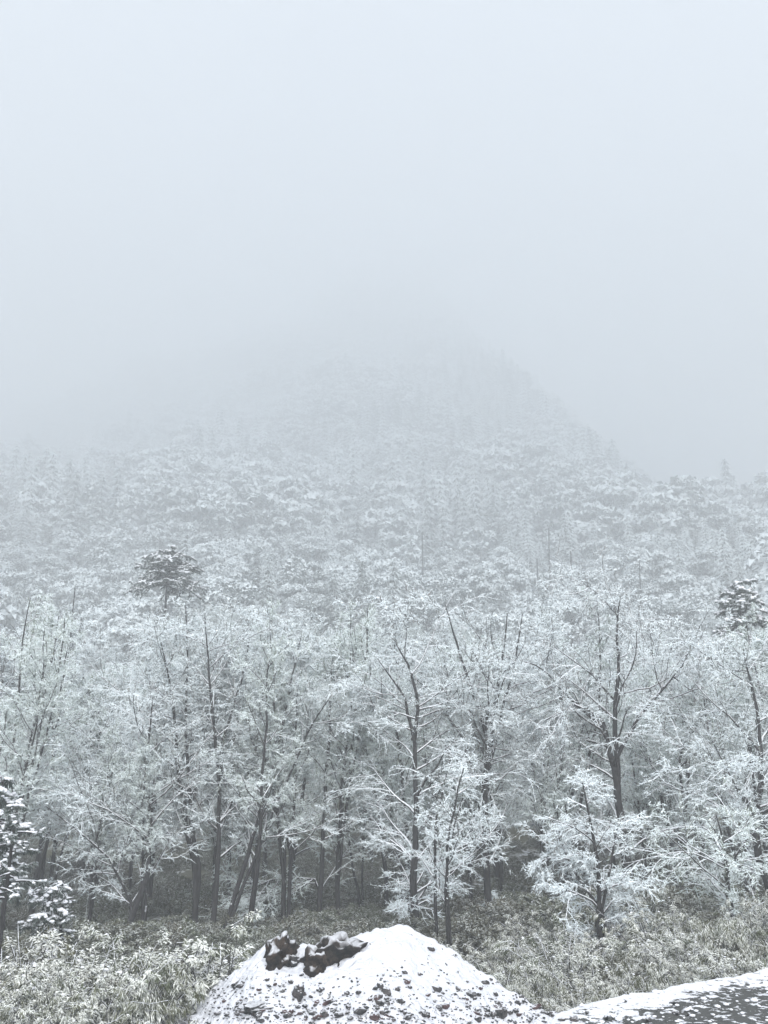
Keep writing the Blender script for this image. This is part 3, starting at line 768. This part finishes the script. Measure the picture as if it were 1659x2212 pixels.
# ------------------------------------------------------------------ evergreens with pads of snow
def evergreen(name, label, base, H, z0, z1, W, nw, per, pad, needle, seed, shape=.7, lean=0):
    global rs
    keep = rs; rs = np.random.RandomState(seed)
    t = empty(name, base); tag(t, label, 'evergreen')
    z = np.linspace(-.4, H, 9); q = np.stack([z*lean, np.sin(z*.4)*.1, z], 1)
    g = Geo(); g.add(*tubes(q[None], np.linspace(H*.017,.03,9)[None], 8)); obj('trunk', g.mesh('trunk', [M_bark], True), t)
    lg = Geo(); ng_ = Geo(); sg = Geo()
    for i in range(nw):
        f = i/max(nw-1,1); zz = z0 + (z1-z0)*min(1, max(0, f + rs.normal(0,.03)))
        L = W/2*((1-f)**shape)*rs.uniform(.8,1.1) + W*.05; n = per
        a = rs.uniform(0,6.28) + np.arange(n)*6.283/n + rs.normal(0,.3,n)
        D = np.stack([np.cos(a), np.sin(a), rs.uniform(-.05,.3,n)], 1)
        P0 = np.tile([zz*lean, 0, zz], (n,1)) + rs.normal(0,.1,(n,3))*[1,1,(z1-z0)/nw*4]
        P = grow(P0, D, L*rs.uniform(.7,1.15,n), 6, .07, -.09)
        lg.add(*tubes(P, taper(n, 6, np.full(n,.03+L*.012), np.full(n,.012)), 5))
        idx, ff, pos, Dk, r = kids(P, np.ones((n,6)), 8, .25, 1.0, .5, 1.2, .85)
        P2 = grow(pos, Dk, np.maximum(L*.30*rs.uniform(.5,1.2,len(ff)), .25), 4, .1, -.10)
        lg.add(*tubes(P2, np.full(P2.shape[:2], .012), 3))
        for PP, c in ((P2, needle), (P, needle*2)):
            idx, ff, pp, Dn, r = kids(PP, np.ones(PP.shape[:2]), c, .1, 1.0, .5, 1.3, .3)
            Dn[:,2] -= .75; Dn = unit(Dn)*(pad*1.0*rs.uniform(.5,1.3,len(ff)))[:,None]
            ng_.add(*spikes(pp, Dn, np.full(len(ff), pad*.26)))
        kb = P2[rs.random_sample(len(P2)) < (.6 if pad < .2 else .85)]
        if len(kb):
            pp = np.concatenate([kb[:,0]*.5+kb[:,1]*.5, kb[:,1], kb[:,1]*.5+kb[:,2]*.5, kb[:,2], kb[:,2]*.4+kb[:,3]*.6]); pp = pp[rs.random_sample(len(pp)) < (.6 if pad < .2 else 1)]; s = pad*rs.uniform(.22,.48,len(pp))
            pp = pp + rs.normal(0, pad*.10, pp.shape)*[1,1,.3]; pp[:,2] += s*.35
            sg.add(*blobs(pp, np.stack([s, s, s*.6], 1), ICO2 if pad < .3 else ICO1, .14))
    obj('limbs', lg.mesh('limbs', [M_bark], True), t).name = 'boughs'
    obj('needles', ng_.mesh('needles', [M_needle]), t); tag(obj('snow', sg.mesh('snow', [M_snow], True), t), kind='stuff')
    rs = keep
    return t
def eg_at(px, pyt, Yd):
    tp = at(px, pyt, Yd); z = T(tp.x, Yd); return Vector((tp.x, Yd, z)), tp.z - z
b, h = eg_at(366, 1186, 84)
evergreen('cedar_tree', 'dark flat topped cedar with snow pads rising above the white crowns on the left', b, h, h-3.6, h-.15, 7.8, 6, 9, .30, 26, 3, .5)
b, h = eg_at(1592, 1258, 58)
evergreen('cedar_tree', 'dark snow padded cedar top rising near the right edge of the picture', b, h, h-4.2, h-.15, 4.3, 7, 8, .24, 26, 8, .5)
b, h = eg_at(4, 1685, 24)
evergreen('evergreen_tree', 'dark evergreen at the left edge, upper boughs arched under thick snow', b, h, h*.55, h-.1, 2.0, 6, 6, .15, 16, 12, .5)
b, h = eg_at(30, 1755, 22)
evergreen('evergreen_tree', 'lower dark evergreen at the left edge with lumps of bright snow', b, h, h*.62, h-.1, 1.3, 5, 5, .11, 18, 15, .5)
b, h = eg_at(105, 1925, 23)
evergreen('evergreen_tree', 'short dark sapling with a white snow cap left of the thin leaning stem', b, h, h*.4, h, .8, 5, 6, .13, 8, 18, .5)
b, h = eg_at(136, 1932, 23.5)
evergreen('evergreen_tree', 'small snow capped sapling just right of the short dark sapling', b, h, h*.5, h, .6, 4, 6, .10, 8, 19, .5)

# ------------------------------------------------------------------ shrubs
def shrub_mesh(seed, n, R, H, ls, mat, droop=.7, dens=26, snowpad=.16, wr=.42):
    global rs
    keep = rs; rs = np.random.RandomState(seed)
    stems = Geo(); lv = Geo(); ns_ = dens
    a = rs.uniform(0,6.28,ns_); e = rs.uniform(.15,.95,ns_)
    D = np.stack([np.cos(a)*e, np.sin(a)*e, np.ones(ns_)*1.1], 1)
    P0 = np.stack([np.cos(a)*e*R*.25, np.sin(a)*e*R*.25, np.full(ns_,-.1)], 1)
    P = grow(P0, D, H*rs.uniform(.75,1.25,ns_), 7, .1, -.10)
    stems.add(*tubes(P, taper(ns_, 7, np.full(ns_,.014), np.full(ns_,.006)), 4))
    idx, f, pos, Dk, r = kids(P, np.ones((ns_,7)), 6, .3, 1.0, .4, 1.1, .3)
    P2 = grow(pos, Dk, H*.26*rs.uniform(.5,1.2,len(f)), 4, .15, -.12)
    stems.add(*tubes(P2, np.full(P2.shape[:2], .006), 3))
    per = max(3, n//len(P2))
    idx, f, pos, Dk, r = kids(P2, np.ones(P2.shape[:2]), per, .45, 1.0, .3, 1.2, .2)
    pos = pos + rs.normal(0, ls*.35, pos.shape)
    Dk[:,2] -= droop; Dk = unit(Dk)*(ls*rs.uniform(.5,1.5,len(f)))[:,None]
    lv.add(*leaves(pos, Dk, ls*wr*rs.uniform(.7,1.3,len(f))))
    tip = P2[:,-1]; tip = tip[rs.random_sample(len(tip)) < snowpad]; q = rs.uniform(.4,1,len(tip))*.045
    if len(tip): lv.add(*blobs(tip+[0,0,ls*.25], np.stack([q,q,q*.5],1), ICO1, .25), 1)
    out = (stems.mesh('stems', [M_limb], True), lv.mesh('foliage', [mat, M_snow])); rs = keep
    return out
front = [shrub_mesh(200+i, 6800, .8, 1.15+.12*i, .078, M_bush, .9) for i in range(5)]
front += [shrub_mesh(260+i, 6500, .8, 1.3, .13, M_bush, 1.5, 30, .0, .17) for i in range(2)]
under = [shrub_mesh(300+i, 3400, .8, 1.2, .15, M_bushd, .5, 20, .12) for i in range(3)]
def shrub(x, y, s, k, label, group=None, src=None, zo=0, name='shrub'):
    t = empty(name, (x, y, T(x, y)-.05+zo), rnd.uniform(0,6.28), s); tag(t, label, 'shrub', group)
    st, fo = (src or front)[k % len(src or front)]
    obj('stems', st, t).name = 'stem'; obj('foliage', fo, t)
    return t
def shrub_px(px, pytop, Yd, s, k, label, src=None, **kw):
    q = at(px, pytop, Yd)
    z = T(q.x, Yd); s2 = max(.35, min(2.2, (q.z - z)/1.2)) if s is None else s
    return shrub(q.x, Yd, s2, k, label, src=src, **kw)
named = [
 (395,2042,17.9,None,0,'tallest cream dusted shrub with dark hanging leaves left of the heap'),
 (432,2078,17.7,None,1,'shrub with a dark streaked face between the tallest cream shrub and the heap'),
 (335,2072,17.6,None,2,'cream dusted shrub directly left of the tallest one'),
 (290,2085,17.8,None,3,'rounded pale shrub midway between the left edge and the heap'),
 (478,2070,18.2,None,4,'thin greyish shrub against the left foot of the snowy heap'),
 (530,2070,18.9,None,0,'small dusted shrub behind the narrow brown boulder'),
 (225,2105,17.0,None,1,'greenish dusted shrub left of the rounded pale shrub'),
 (160,2110,17.2,None,2,'pale bushy shrub near the lower left with whitish tips'),
 (100,2125,16.6,None,3,'pale shrub beside the lower left corner'),
 (40,2130,16.8,None,4,'dusted shrub touching the left edge near the bottom'),
 (20,2010,21.0,None,0,'tall dark drooping shrub at the left edge below the snowy evergreens'),
 (88,2025,21.0,None,2,'conical drooping dark green shrub second from the left edge'),
]
for px, pt, Yd, s, k, lb in named: shrub_px(px, pt, Yd, s, k, lb)
for i in range(30):
    px = -20 + 500*((i % 10)+.5+rnd.uniform(-.4,.4))/10; row = i//10
    pt = [2120, 2150, 2178][row] - (px/500)*[18,12,0][row]; Yd = [16.2, 15.3, 14.6][row]
    lb = 'low shrub %s %s' % (['at the back of the left thicket','inside the left thicket','at the bottom edge of the left thicket'][row], 'near the corner' if px < 150 else ('below pale shrubs' if px < 320 else 'nearest the heap'))
    if px > [315,245,175][row]: continue
    shrub_px(px, pt, Yd, None, i, lb, group=lb.replace('shrub','shrubs'))
for i in range(66):
    row = i//11; px = 960 + 720*((i % 11)+.5+rnd.uniform(-.45,.45))/11
    Yd = [16.6, 18.3, 20.5, 23, 26, 30][row] + (px-960)/720*[1.2,2,2,2,3,3][row]
    q = at(px, 1700, Yd)
    if q.x < np.interp(Yd, [15,17,19.5], [2.6,3.2,1.2]) and Yd < 20: continue
    s = rnd.uniform(.4, .95)*(.8 if row == 0 else 1)
    wh = 'left of the round tree' if px < 1230 else ('below the round tree' if px < 1380 else ('right of the round tree' if px < 1540 else 'by the right edge'))
    lb = 'green shrub %s %s' % (['along the verge rim','in the second rank','in the third rank','halfway up the scrub','high in the scrub','under the trees'][row], wh)
    shrub(q.x, Yd, s, i, lb, group=lb.replace('shrub','shrubs'), zo=.0)
pu = {0: [], 1: [], 2: []}
for i in range(1500):
    y = 20 + 60*rnd.random()**1.3; w = .55*y+2; x = rnd.uniform(-w, w)
    if y < 21 and -5 < x < 3.0: continue
    pu[rnd.randrange(3)].append((x, y, T(x,y)-.1, rnd.uniform(.25, .6)*(1 if y < 30 else 1.7)))
me_u = []
for i, (st, fo) in enumerate(under): me_u.append(fo)
scatter('undergrowth', 'tangled green brown undergrowth covering the valley floor beneath the trees', dict(pts=pu, meshes=me_u))

# things of one description are told apart by their order from the left
same = {}
for o in bpy.data.objects:
    if o.get('category') and o.get('group'): same.setdefault(o['label'], []).append(o)
ORD = ['leftmost','second from left','third from left','fourth from left','fifth from left','sixth from left','seventh from left','eighth from left','ninth from left','tenth from left','eleventh from left','twelfth from left']
for lb, os_ in same.items():
    if len(os_) < 2: continue
    os_.sort(key=lambda o: o.location.x/o.location.y)
    for i, o in enumerate(os_):
        o['label'] = lb + ', ' + ('rightmost' if i == len(os_)-1 else ORD[min(i, 11)])
